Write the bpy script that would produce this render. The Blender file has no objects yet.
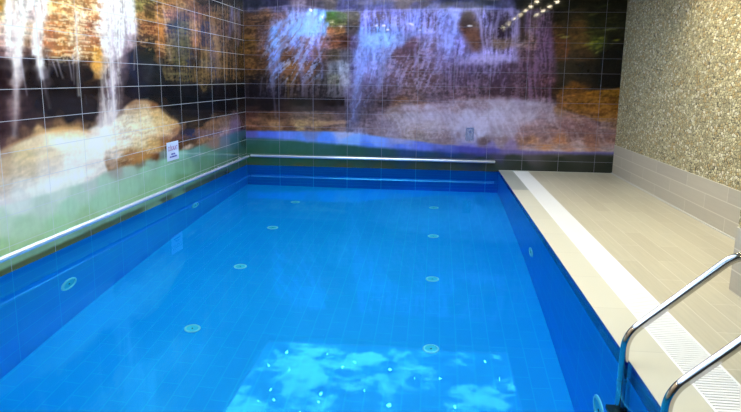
import bpy, bmesh, math, random
import numpy as np
from mathutils import Vector, Matrix
random.seed(7)
PI = math.pi
col = bpy.context.scene.collection
scene = bpy.context.scene

# ------------------------------------------------------------------ measures (metres)
XL, XR, XW = -2.746, 0.9355, 2.511          # left wall, pool edge, right wall
YB, YF = 9.218, -1.6                        # mural wall behind the pool, wall behind the viewer
ZC, DECK, DEPTH = 2.65, 0.018, 1.62         # ceiling, deck above the water, pool depth
EYE = 1.288

SPOT_W, WASH_W, PANEL, EXPOSURE = 13, 36, 1.95, 0.27      # lamp watts, ceiling panel strength

CLOUD_SHIFT = (3.1, 1.7, 0)
PX0, PX1, PY0, PY1, RECESS = -2.45, 1.21, -1.2, 9.17, .10        # opening of the luminous panel in the ceiling

# ------------------------------------------------------------------ helpers
def link(o, parent=None):
    col.objects.link(o)
    if parent is not None:
        o.parent = parent
    return o

def obj(name, bm, m=None, parent=None, smooth=False):
    me = bpy.data.meshes.new(name)
    bmesh.ops.recalc_face_normals(bm, faces=bm.faces)
    bm.to_mesh(me); bm.free()
    if smooth:
        me.polygons.foreach_set('use_smooth', [True] * len(me.polygons))
        try: me.set_sharp_from_angle(angle=math.radians(40))
        except Exception: pass
    if m is not None:
        me.materials.append(m)
    return link(bpy.data.objects.new(name, me), parent)

def tag(o, label, cat, group=None, kind=None):
    o['label'] = label; o['category'] = cat
    if group: o['group'] = group
    if kind: o['kind'] = kind
    return o

def struct(o, label=None):
    o['kind'] = 'structure'
    if label: o['label'] = label
    return o

def thing(name, label, cat, loc, rot=(0, 0, 0), group=None):
    o = bpy.data.objects.new(name, None)
    o.empty_display_size = .1
    o.location = loc; o.rotation_euler = rot
    link(o)
    return tag(o, label, cat, group)

def box(bm, x0, x1, y0, y1, z0, z1):
    vs = [bm.verts.new((x, y, z)) for z in (z0, z1) for y in (y0, y1) for x in (x0, x1)]
    for f in ((0, 2, 3, 1), (4, 5, 7, 6), (0, 1, 5, 4), (2, 6, 7, 3), (0, 4, 6, 2), (1, 3, 7, 5)):
        bm.faces.new([vs[i] for i in f])
    return bm

def box_bm(*a, bevel=0):
    bm = box(bmesh.new(), *a)
    if bevel:
        bmesh.ops.bevel(bm, geom=list(bm.edges), offset=bevel, segments=2, profile=.6, affect='EDGES')
    return bm

def tube(bm, pts, r, n=20, caps=True):
    pts = [Vector(p) for p in pts]
    rings = []
    t0 = (pts[1] - pts[0]).normalized()
    ref = Vector((0, 1, 0)) if abs(t0.y) < .9 else Vector((0, 0, 1))
    nrm = (ref - t0 * ref.dot(t0)).normalized()
    for i, p in enumerate(pts):
        if i == 0: t = t0
        elif i == len(pts) - 1: t = (pts[-1] - pts[-2]).normalized()
        else: t = ((pts[i + 1] - p).normalized() + (p - pts[i - 1]).normalized()).normalized()
        nrm = (nrm - t * nrm.dot(t)).normalized()
        b = t.cross(nrm)
        rr = r[i] if isinstance(r, (list, tuple)) else r
        rings.append([bm.verts.new(p + (nrm * math.cos(2 * PI * k / n) + b * math.sin(2 * PI * k / n)) * rr) for k in range(n)])
    for a, b in zip(rings, rings[1:]):
        for k in range(n):
            bm.faces.new((a[k], a[(k + 1) % n], b[(k + 1) % n], b[k]))
    if caps:
        bm.faces.new(rings[0]); bm.faces.new(rings[-1][::-1])
    return bm

def rounded(pts, r, seg=10):
    """polyline with its corners turned into arcs of radius r"""
    pts = [Vector(p) for p in pts]
    out = [pts[0]]
    for a, b, c in zip(pts, pts[1:], pts[2:]):
        u, v = (a - b).normalized(), (c - b).normalized()
        ang = u.angle(v)
        rr = r
        d = min(rr / math.tan(ang / 2), .48 * (a - b).length, .48 * (c - b).length)
        p0, p1 = b + u * d, b + v * d
        for k in range(seg + 1):
            t = k / seg
            out.append(p0 * (1 - t) ** 2 + b * 2 * t * (1 - t) + p1 * t * t)
    out.append(pts[-1])
    return out

def lathe(bm, prof, n=32):
    """profile of (radius, height) turned about z"""
    rings = []
    for r, z in prof:
        if r < 1e-6: rings.append([bm.verts.new((0, 0, z))])
        else: rings.append([bm.verts.new((r * math.cos(2 * PI * k / n), r * math.sin(2 * PI * k / n), z)) for k in range(n)])
    for a, b in zip(rings, rings[1:]):
        for k in range(n):
            k2 = (k + 1) % n
            if len(a) == 1 and len(b) > 1: bm.faces.new((a[0], b[k2], b[k]))
            elif len(b) == 1 and len(a) > 1: bm.faces.new((a[k], a[k2], b[0]))
            elif len(a) > 1: bm.faces.new((a[k], a[k2], b[k2], b[k]))
    return bm

# ------------------------------------------------------------------ materials
def lin(c):
    c = [x / 255 for x in c]
    return tuple(x / 12.92 if x <= .04045 else ((x + .055) / 1.055) ** 2.4 for x in c) + (1,)

def mat(name):
    m = bpy.data.materials.new(name); m.use_nodes = True
    return m, m.node_tree, m.node_tree.nodes['Principled BSDF']

def N(t, typ, **kw):
    n = t.nodes.new(typ)
    for k, v in kw.items():
        if k in n.inputs.keys(): n.inputs[k].default_value = v
        else: setattr(n, k, v)
    return n

def math_(t, op, a, b=None, c=None):
    n = t.nodes.new('ShaderNodeMath'); n.operation = op
    for i, v in enumerate((a, b, c)):
        if v is None: continue
        if isinstance(v, (int, float)): n.inputs[i].default_value = v
        else: t.links.new(v, n.inputs[i])
    return n.outputs[0]

def mix(t, fac, a, b):
    n = t.nodes.new('ShaderNodeMix'); n.data_type = 'RGBA'
    for s, v in ((n.inputs[0], fac), (n.inputs[6], a), (n.inputs[7], b)):
        if isinstance(v, (int, float)): s.default_value = v
        elif isinstance(v, (tuple, list)): s.default_value = v
        else: t.links.new(v, s)
    return n.outputs[2]

def coords(t, order='XYZ', offset=(0, 0, 0)):
    """object coordinates with the axes reordered"""
    tc = t.nodes.new('ShaderNodeTexCoord')
    sp = t.nodes.new('ShaderNodeSeparateXYZ'); t.links.new(tc.outputs['Object'], sp.inputs[0])
    cb = t.nodes.new('ShaderNodeCombineXYZ')
    for i, ax in enumerate(order):
        t.links.new(math_(t, 'ADD', sp.outputs[ax], offset[i]), cb.inputs[i])
    return cb.outputs[0], sp

def plain(name, c, rough=.5, metal=0, spec=.5):
    m, t, p = mat(name)
    p.inputs['Base Color'].default_value = lin(c)
    p.inputs['Roughness'].default_value = rough
    p.inputs['Metallic'].default_value = metal
    p.inputs['Specular IOR Level'].default_value = spec
    return m

def tiles(name, order, offset, w, h, c1, c2, grout, gw=.004, off=.5, rough=.3, grain=0, bump=.2, spec=.4):
    m, t, p = mat(name)
    v, sp = coords(t, order, offset)
    b = N(t, 'ShaderNodeTexBrick', Scale=1.0)
    b.inputs['Mortar Size'].default_value = gw; b.inputs['Mortar Smooth'].default_value = .1
    b.inputs['Brick Width'].default_value = w; b.inputs['Row Height'].default_value = h
    b.offset = off
    b.inputs['Color1'].default_value = lin(c1); b.inputs['Color2'].default_value = lin(c2)
    b.inputs['Mortar'].default_value = lin(grout)
    t.links.new(v, b.inputs['Vector'])
    c = b.outputs['Color']
    if grain:
        mp = N(t, 'ShaderNodeMapping'); mp.inputs['Scale'].default_value = (3, 60, 1)
        t.links.new(v, mp.inputs['Vector'])
        n = N(t, 'ShaderNodeTexNoise', Scale=1.0, Detail=5.0); t.links.new(mp.outputs[0], n.inputs['Vector'])
        f = math_(t, 'MULTIPLY_ADD', n.outputs['Fac'], grain, 1 - grain * .5)
        vm = t.nodes.new('ShaderNodeVectorMath'); vm.operation = 'SCALE'
        t.links.new(c, vm.inputs[0]); t.links.new(f, vm.inputs['Scale'])
        c = vm.outputs[0]
    t.links.new(c, p.inputs['Base Color'])
    p.inputs['Roughness'].default_value = rough
    p.inputs['Specular IOR Level'].default_value = spec
    bp = N(t, 'ShaderNodeBump', Strength=bump, Distance=.003); bp.invert = True
    t.links.new(b.outputs['Fac'], bp.inputs['Height']); t.links.new(bp.outputs[0], p.inputs['Normal'])
    return m

def mural_material(name, axis, start, grout, amount, w=.0045, spec=.25):
    """printed glazed tiles: the print is a colour attribute, the joints are drawn here"""
    m, t, p = mat(name)
    at = N(t, 'ShaderNodeAttribute'); at.attribute_name = 'print'
    _, sp = coords(t)
    def line(sock, s, pitch, wd):
        f = math_(t, 'FRACT', math_(t, 'DIVIDE', math_(t, 'ADD', sock, -s + 20 * pitch + pitch * .5), pitch))
        d = math_(t, 'MULTIPLY', math_(t, 'ABSOLUTE', math_(t, 'SUBTRACT', f, .5)), pitch)
        return math_(t, 'LESS_THAN', d, wd * .5)
    g = math_(t, 'MAXIMUM', line(sp.outputs[axis], start, .5, w), line(sp.outputs['Z'], .171, .2025, w * .8))
    nz = N(t, 'ShaderNodeTexNoise', Scale=1.3, Detail=2.0)
    fac = math_(t, 'MULTIPLY', g, math_(t, 'MULTIPLY_ADD', nz.outputs['Fac'], .8, amount - .4))
    fac.node.use_clamp = True
    c = mix(t, fac, at.outputs['Color'], lin(grout))
    t.links.new(c, p.inputs['Base Color'])
    p.inputs['Roughness'].default_value = .05
    p.inputs['Specular IOR Level'].default_value = spec
    bp = N(t, 'ShaderNodeBump', Strength=.15, Distance=.002); bp.invert = True
    t.links.new(g, bp.inputs['Height']); t.links.new(bp.outputs[0], p.inputs['Normal'])
    return m

def emissive(name, c, strength):
    m, t, p = mat(name)
    p.inputs['Base Color'].default_value = lin(c)
    p.inputs['Emission Color'].default_value = lin(c)
    p.inputs['Emission Strength'].default_value = strength
    return m

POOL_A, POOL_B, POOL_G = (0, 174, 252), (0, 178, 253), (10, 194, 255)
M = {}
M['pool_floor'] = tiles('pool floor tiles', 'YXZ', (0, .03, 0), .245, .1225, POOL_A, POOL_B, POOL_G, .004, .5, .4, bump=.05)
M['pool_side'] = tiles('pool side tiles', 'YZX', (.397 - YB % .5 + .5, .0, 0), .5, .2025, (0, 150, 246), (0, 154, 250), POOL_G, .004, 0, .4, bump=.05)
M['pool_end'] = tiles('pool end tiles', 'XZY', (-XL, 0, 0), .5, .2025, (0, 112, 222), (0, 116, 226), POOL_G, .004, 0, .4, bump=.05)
M['navy'] = plain('navy glazed edge tile', (14, 0, 118), .25)
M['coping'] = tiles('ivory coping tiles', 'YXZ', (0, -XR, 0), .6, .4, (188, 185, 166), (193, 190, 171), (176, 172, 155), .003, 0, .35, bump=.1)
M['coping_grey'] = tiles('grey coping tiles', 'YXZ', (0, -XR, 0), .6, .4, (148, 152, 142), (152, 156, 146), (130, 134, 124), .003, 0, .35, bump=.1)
M['deck'] = tiles('wood look deck tiles', 'YXZ', (.3, -1.345, 0), .9, .148, (170, 163, 141), (178, 172, 150), (192, 187, 170), .003, .5, .38, grain=.28, bump=.15)
M['wainscot'] = tiles('grey wall tiles', 'YZX', (.2, -.018, 0), .9, .1345, (170, 162, 146), (178, 170, 152), (200, 194, 178), .004, .5, .4, grain=.16, bump=.15)
M['grate'] = plain('white plastic', (222, 223, 221), .4)
M['channel'] = plain('grey channel', (120, 120, 116), .7)
M['seal'] = plain('white sealant', (190, 188, 178), .5)
M['steel'] = plain('polished stainless steel', (200, 198, 194), .1, 1)
M['pipe'] = plain('satin white metal pipe', (232, 242, 252), .22, .55)
M['black'] = plain('black plastic', (12, 12, 14), .4)
M['fitting'] = plain('pale turquoise plastic', (190, 252, 252), .4)
M['grille'] = plain('turquoise plastic grille', (90, 226, 244), .5)
M['white'] = plain('white paint', (232, 230, 224), .7)
M['soffit'] = plain('grey ceiling paint', (120, 118, 116), .8)
M['dark_wall'] = plain('dark brown wall paint', (74, 64, 56), .6)
M['rim'] = plain('white lamp rim', (228, 226, 220), .3)
M['sign'] = plain('white sign plastic', (214, 226, 244), .3)
M['ink'] = plain('purple red ink', (150, 50, 130), .5)
M['ink_blue'] = plain('blue ink', (60, 70, 170), .5)
M['ink_grey'] = plain('slate ink', (104, 112, 150), .5)
M['lamp'] = emissive('warm lamp glass', (255, 240, 205), 110)
M['star'] = emissive('star lamp', (235, 245, 255), 60)

# split-face stone mosaic
m, t, p = mat('split stone mosaic'); M['stone'] = m
v, sp = coords(t, 'YZX')
mp = N(t, 'ShaderNodeMapping'); mp.inputs['Scale'].default_value = (25, 40, 25); t.links.new(v, mp.inputs['Vector'])
vo = N(t, 'ShaderNodeTexVoronoi', Scale=1.0); t.links.new(mp.outputs[0], vo.inputs['Vector'])
vd = N(t, 'ShaderNodeTexVoronoi', Scale=1.0); vd.feature = 'DISTANCE_TO_EDGE'; t.links.new(mp.outputs[0], vd.inputs['Vector'])
sx = t.nodes.new('ShaderNodeSeparateColor'); t.links.new(vo.outputs['Color'], sx.inputs[0])
c = mix(t, sx.outputs[0], lin((150, 140, 104)), lin((208, 198, 156)))
c = mix(t, math_(t, 'MULTIPLY', math_(t, 'GREATER_THAN', sx.outputs[1], .82), .8), c, lin((176, 150, 96)))
c = mix(t, math_(t, 'MULTIPLY', math_(t, 'GREATER_THAN', sx.outputs[2], .9), .6), c, lin((232, 226, 200)))
gap = math_(t, 'LESS_THAN', vd.outputs['Distance'], .06)
c = mix(t, gap, c, lin((96, 90, 70)))
t.links.new(c, p.inputs['Base Color']); p.inputs['Roughness'].default_value = .75
nz = N(t, 'ShaderNodeTexNoise', Scale=60.0, Detail=3.0); t.links.new(v, nz.inputs['Vector'])
hgt = math_(t, 'ADD', math_(t, 'MULTIPLY', sx.outputs[0], 1.0), math_(t, 'MULTIPLY', nz.outputs['Fac'], .5))
hgt = math_(t, 'MULTIPLY', hgt, math_(t, 'MINIMUM', math_(t, 'MULTIPLY', vd.outputs['Distance'], 5.0), 1.0))
bp = N(t, 'ShaderNodeBump', Strength=.8, Distance=.012); t.links.new(hgt, bp.inputs['Height']); t.links.new(bp.outputs[0], p.inputs['Normal'])

# water: a refracting, reflecting surface with faint ripples
m, t, p = mat('pool water'); M['water'] = m
t.nodes.remove(p)
out = t.nodes['Material Output']
v, sp = coords(t)
nz = N(t, 'ShaderNodeTexNoise', Scale=2.2, Detail=2.0); t.links.new(v, nz.inputs['Vector'])
bp = N(t, 'ShaderNodeBump', Strength=.012, Distance=.05); t.links.new(nz.outputs['Fac'], bp.inputs['Height'])
fr = N(t, 'ShaderNodeFresnel', IOR=1.333)
t.links.new(bp.outputs[0], fr.inputs['Normal'])
rf = N(t, 'ShaderNodeBsdfRefraction', IOR=1.333, Roughness=0.0); rf.inputs['Color'].default_value = (.62, .97, 1, 1)
gl = N(t, 'ShaderNodeBsdfGlossy', Roughness=.02); gl.inputs['Color'].default_value = (.07, .70, 1, 1)
for n in (rf, gl): t.links.new(bp.outputs[0], n.inputs['Normal'])
ms = t.nodes.new('ShaderNodeMixShader')
t.links.new(fr.outputs[0], ms.inputs[0]); t.links.new(rf.outputs[0], ms.inputs[1]); t.links.new(gl.outputs[0], ms.inputs[2])
t.links.new(ms.outputs[0], out.inputs['Surface'])

# backlit ceiling print: blue sky and clouds
m, t, p = mat('backlit sky print'); M['sky'] = m
v, sp = coords(t)
mp = N(t, 'ShaderNodeMapping'); mp.inputs['Location'].default_value = CLOUD_SHIFT; t.links.new(v, mp.inputs['Vector'])
nz = N(t, 'ShaderNodeTexNoise', Scale=2.0, Detail=8.0, Roughness=.62, Distortion=.2); t.links.new(mp.outputs[0], nz.inputs['Vector'])
cl = N(t, 'ShaderNodeMapRange'); cl.interpolation_type = 'SMOOTHSTEP'
cl.inputs['From Min'].default_value = .46; cl.inputs['From Max'].default_value = .66
fac = nz.outputs['Fac']
for cx, cy_, rad, amt in ((-2.25, 7.1, .75, .20), (-1.7, 8.4, .6, .13), (-.4, 8.2, .75, .10), (.6, 7.6, .7, .10), (-1.0, 5.6, 1.0, .14), (.3, 4.0, 1.1, .14), (-1.6, 2.4, 1.1, .14)):
    vd = N(t, 'ShaderNodeVectorMath', operation='DISTANCE'); t.links.new(v, vd.inputs[0]); vd.inputs[1].default_value = (cx, cy_, ZC + RECESS)
    q = math_(t, 'DIVIDE', vd.outputs['Value'], rad)
    fac = math_(t, 'ADD', fac, math_(t, 'MULTIPLY', math_(t, 'EXPONENT', math_(t, 'MULTIPLY', math_(t, 'MULTIPLY', q, q), -1.0)), amt))
fac = math_(t, 'SUBTRACT', fac, .035)
t.links.new(fac, cl.inputs['Value'])
t.links.new(mix(t, cl.outputs[0], (.30, .60, 1, 1), (1, .98, .95, 1)), p.inputs['Emission Color'])
t.links.new(math_(t, 'MULTIPLY_ADD', cl.outputs[0], PANEL * 2.7, PANEL * .38), p.inputs['Emission Strength'])
p.inputs['Base Color'].default_value = (.5, .5, .5, 1)

# clear sign plate
m, t, p = mat('clear acrylic'); M['acrylic'] = m
p.inputs['Base Color'].default_value = lin((170, 190, 225)); p.inputs['Alpha'].default_value = .35; p.inputs['Roughness'].default_value = .1

# ------------------------------------------------------------------ the printed murals
def srgb2lin(a):
    a = a / 255.
    return np.where(a <= .04045, a / 12.92, ((a + .055) / 1.055) ** 2.4)

def vnoise(x, y, seed):
    xi = np.floor(x).astype(np.int64); yi = np.floor(y).astype(np.int64)
    fx = x - xi; fy = y - yi
    fx = fx * fx * (3 - 2 * fx); fy = fy * fy * (3 - 2 * fy)
    def h(a, b):
        n = (a * 374761393 + b * 668265263 + seed * 1442695041) & 0xffffffff
        n = ((n ^ (n >> 13)) * 1274126177) & 0xffffffff
        return ((n ^ (n >> 16)) & 0xffff) / 65535.
    return (h(xi, yi) * (1 - fx) + h(xi + 1, yi) * fx) * (1 - fy) + (h(xi, yi + 1) * (1 - fx) + h(xi + 1, yi + 1) * fx) * fy

def fbm(x, y, seed, octv=4):
    s = 0; a = .5; tot = 0
    for k in range(octv):
        s = s + a * vnoise(x, y, seed + k * 17); tot += a
        x = x * 2.03; y = y * 2.03; a *= .55
    return s / tot * 2 - 1

# print coordinates of each mural (x to the right, y down) from metres along and up the wall
H_LEFT = np.array([[830.2412, -124.3484, -3072.348], [150.2445, -1306.424, 1674.378], [1.905068, -.3820183, 1.0]])
H_BACK = np.array([[65.21025, -6.888129, 432.8003], [.1673744, -72.36777, 169.9258], [-.01024722, -.02116143, 1.0]])

def table(txt):
    rows = []
    for ln in txt.strip().splitlines():
        y, rest = ln.split('|')
        for item in rest.split():
            x, c = item.split(':')
            rows.append((float(x), float(y)) + tuple(float(q) for q in c.split(',')))
    return np.array(rows)


GAIN_LEFT = (1.18, 1.12, .88)
GAIN_BACK = (1.38, 1.28, 1.16)
STARS = [(-2.08, 8.81, .012), (-2.24, 8.34, .008), (-1.92, 8.25, .008), (-1.48, 8.82, .009), (-1.19, 8.41, .012), (-1.04, 8.59, .009), (-.51, 8.4, .012), (-1.35, 7.6, .014), (-2.03, 7.63, .009), (-2.11, 7.32, .008), (-1.91, 7.37, .009), (-1.34, 7.39, .007), (-.45, 7.42, .018), (.85, 8.85, .009), (.19, 8.23, .008), (.58, 7.9, .008), (1.01, 8.34, .009), (-.15, 8.19, .007), (-.8, 7.78, .007), (-1.52, 7.11, .008), (.37, 7.47, .013)]

# outlines of the picture's parts in print coordinates: outline, softness of the edge, rock texture, water texture
LEFT_REGIONS = [
    ([(-40, 62), (0, 57), (15, 60), (30, 55), (42, 57), (48, 58), (55, 62), (62, 63), (72, 64), (84, 60), (90, 67), (97, 75), (105, 73), (110, 64), (124, 55), (133, 50), (137, 46), (143, 44), (147, 49), (152, 60), (160, 66), (166, 80), (197, 83), (203, 93), (212, 90), (218, 82), (250, 78),
      (250, 107), (215, 114), (196, 118), (180, 124), (168, 128), (150, 140), (120, 140), (90, 140), (0, 160), (-40, 165)], 2.0, .18, .12),
    ([(-40, 166), (0, 150), (15, 144), (30, 137), (45, 130.5), (60, 127.6), (78, 127.8), (88, 130), (98, 125), (108, 113), (118, 111), (140, 115), (150, 150), (140, 175), (100, 190), (0, 225), (-40, 230)], 3.0, .08, .03),
    ([(178, 132), (181, 125), (192, 119), (215, 113), (250, 106), (250, 132), (215, 141), (190, 152), (178, 150), (164, 152), (160, 148)], 1.6, .30, .1),
    ([(112, 122), (120, 111), (128, 104), (136, 99.5), (147, 100), (157, 104), (160, 108), (168, 116), (178, 121.5), (181, 127), (178, 134), (168, 143), (164, 150), (156, 158), (140, 165), (120, 170), (108, 172), (104, 160), (108, 140)], 1.8, .14, .05),
    ([(-40, 222), (0, 206), (25, 200), (53, 192), (88, 182), (105, 173), (120, 167), (134, 163.5), (148, 158.5), (158, 153), (164, 149.5), (174, 150), (184, 150), (190, 149), (200, 145), (215, 139), (230, 134), (247, 129), (262, 125), (262, 400), (-40, 400)], 2.2, .03, .03),
    ([(-40, 289), (0, 271), (60, 244), (120, 216.5), (180, 190), (240, 163.5), (262, 154), (262, 400), (-40, 400)], 1.5, .04, .03),  # olive tile strip under the grab rail, its shade and reflection painted in
]
LEFT_FALLS = [
    ([(46, -40), (104, -40), (104, 30), (100, 64), (50, 62), (44, 40)], 4, (254, 236, 200), (172, 104, 58), .6, 'ledges'),
    ([(138, -20), (172, -20), (170, 60), (136, 46)], 5, (224, 168, 104), (84, 58, 42), .55, 'ledges'),
    ([(168, 8), (248, 4), (250, 84), (166, 80)], 5, (150, 116, 80), (58, 44, 38), .5, 'falls'),
    ([(168, 20), (192, 20), (190, 80), (166, 80)], 5, (122, 120, 76), (50, 48, 34), .5, 'ledges'),
    ([(112, 122), (147, 100), (181, 127), (156, 158), (120, 170), (108, 150)], 6, (242, 224, 192), (206, 166, 122), .3, 'ledges'),
    ([(4, -40), (30, -40), (26, 40), (20, 62), (12, 62), (4, 40)], 5, (252, 250, 255), (205, 180, 185), .45, 'falls'),
    ([(34, -40), (46, -40), (44, 40), (48, 66), (36, 64), (31, 40)], 5, (252, 250, 255), (190, 150, 140), .4, 'falls'),
    ([(71, 10), (84, 10), (82, 62), (72, 62)], 4, (250, 240, 238), (190, 140, 110), .4, 'falls'),
    ([(102, -40), (133, -40), (130, 40), (122, 60), (118, 110), (100, 125), (104, 50)], 5, (252, 250, 255), (165, 145, 165), .45, 'falls'),
]
BACK_FALLS = [
    ([(240, 12), (285, 12), (266, 30), (262, 60), (262, 80), (240, 82)], 5, (124, 92, 58), (58, 42, 34), .5, 'ledges'),
    ([(384, 50), (440, 44), (440, 92), (382, 92)], 7, (132, 110, 130), (74, 54, 56), .45, 'ledges'),
    ([(556, 94), (618, 88), (618, 130), (585, 116)], 4, (136, 98, 44), (84, 54, 24), .5, 'ledges'),
    ([(268, 26), (290, 14), (322, 12), (326, 30), (322, 60), (318, 80), (298, 84), (270, 84), (262, 50)], 6, (150, 175, 240), (116, 78, 62), .5, .65),
    ([(362, 10), (440, 10), (440, 34), (400, 32), (362, 36)], 4, (140, 148, 228), (62, 50, 62), .6, 'falls'),
    ([(356, 36), (400, 32), (395, 48), (382, 64), (376, 90), (350, 125), (350, 70)], 7, (140, 160, 232), (92, 84, 122), .4, .35),
    ([(384, 50), (440, 34), (440, 90), (382, 90)], 7, (158, 148, 195), (84, 64, 70), .4, .35),
    ([(436, 10), (460, 12), (458, 30), (466, 44), (470, 58), (436, 74)], 5, (160, 168, 240), (96, 86, 124), .4, .25),
    ([(474, 10), (520, 10), (518, 56), (484, 56)], 4, (150, 140, 185), (50, 40, 50), .5, 'falls'),
    ([(524, 10), (553, 10), (552, 100), (524, 100)], 5, (125, 96, 138), (48, 32, 42), .5, 'falls'),
    ([(440, 62), (520, 60), (522, 98), (440, 98)], 8, (125, 108, 140), (66, 50, 62), .45, 'falls'),
    ([(250, 76), (345, 76), (345, 97), (250, 97)], 4, (92, 84, 96), (26, 22, 28), .5, 'falls'),
    ([(362, 131), (388, 109), (430, 102), (480, 98), (530, 99), (575, 113), (618, 130), (618, 146), (400, 140)], 5, (182, 174, 196), (116, 94, 104), .22, -.5),
]
BACK_REGIONS = [
    ([(230, -90), (650, -90), (650, 9), (530, 9.5), (440, 8.8), (366, 10.5), (345, 11.5), (335, 11), (300, 7), (230, 8)], 1.5, .3, .3),
    ([(553, 8), (650, 8), (650, 94), (558, 95), (556, 60), (552, 30)], 4, .5, .2),
    ([(462, 13), (470, 11), (476, 13), (480, 24), (483, 42), (478, 52), (473, 50), (468, 42), (460, 31), (458, 24)], 4.5, .3, .2),
    ([(495, 11), (509, 14), (510, 37), (503, 40), (495, 38)], 4, .2, .2),
    ([(519, 9), (526, 9), (526, 39), (520, 42)], 4, .2, .2),
    ([(326, 12), (336, 11), (347, 14), (348, 24), (342, 26), (326, 22)], 2, .5, .2),
    ([(230, 111), (345, 111.5), (346, 134), (300, 134), (230, 134)], 1.2, .35, .1),
    ([(230, 97.5), (345, 97.5), (345, 111), (230, 111)], .8, .2, .1),
    ([(362, 131), (370, 124), (379, 117), (388, 109), (398, 103.5), (412, 101), (430, 102), (445, 103), (458, 99.5), (480, 97.5), (510, 98), (530, 99), (545, 103), (560, 107), (575, 113), (590, 120), (605, 127), (625, 132), (625, 156), (580, 156), (490, 152), (420, 146), (390, 140), (374, 137)], 3.5, .22, .10),
    ([(556.5, 94), (568, 95), (580, 93), (600, 90), (625, 88), (625, 131), (601, 129), (600, 122), (585, 116), (572, 113), (557, 108)], 1.2, .4, .1),
    ([(230, 131), (300, 131.5), (345, 131.5), (360, 134), (390, 137.5), (415, 141), (440, 144.5), (470, 147), (500, 149), (530, 151), (560, 152), (625, 152), (625, 260), (230, 260)], 1.4, .06, .06),
    ([(230, 138), (262, 138), (300, 141), (345, 145), (390, 148.5), (440, 152), (480, 153.8), (530, 154.5), (625, 154.5), (625, 260), (230, 260)], 2.0, .04, .03),
]
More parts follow.
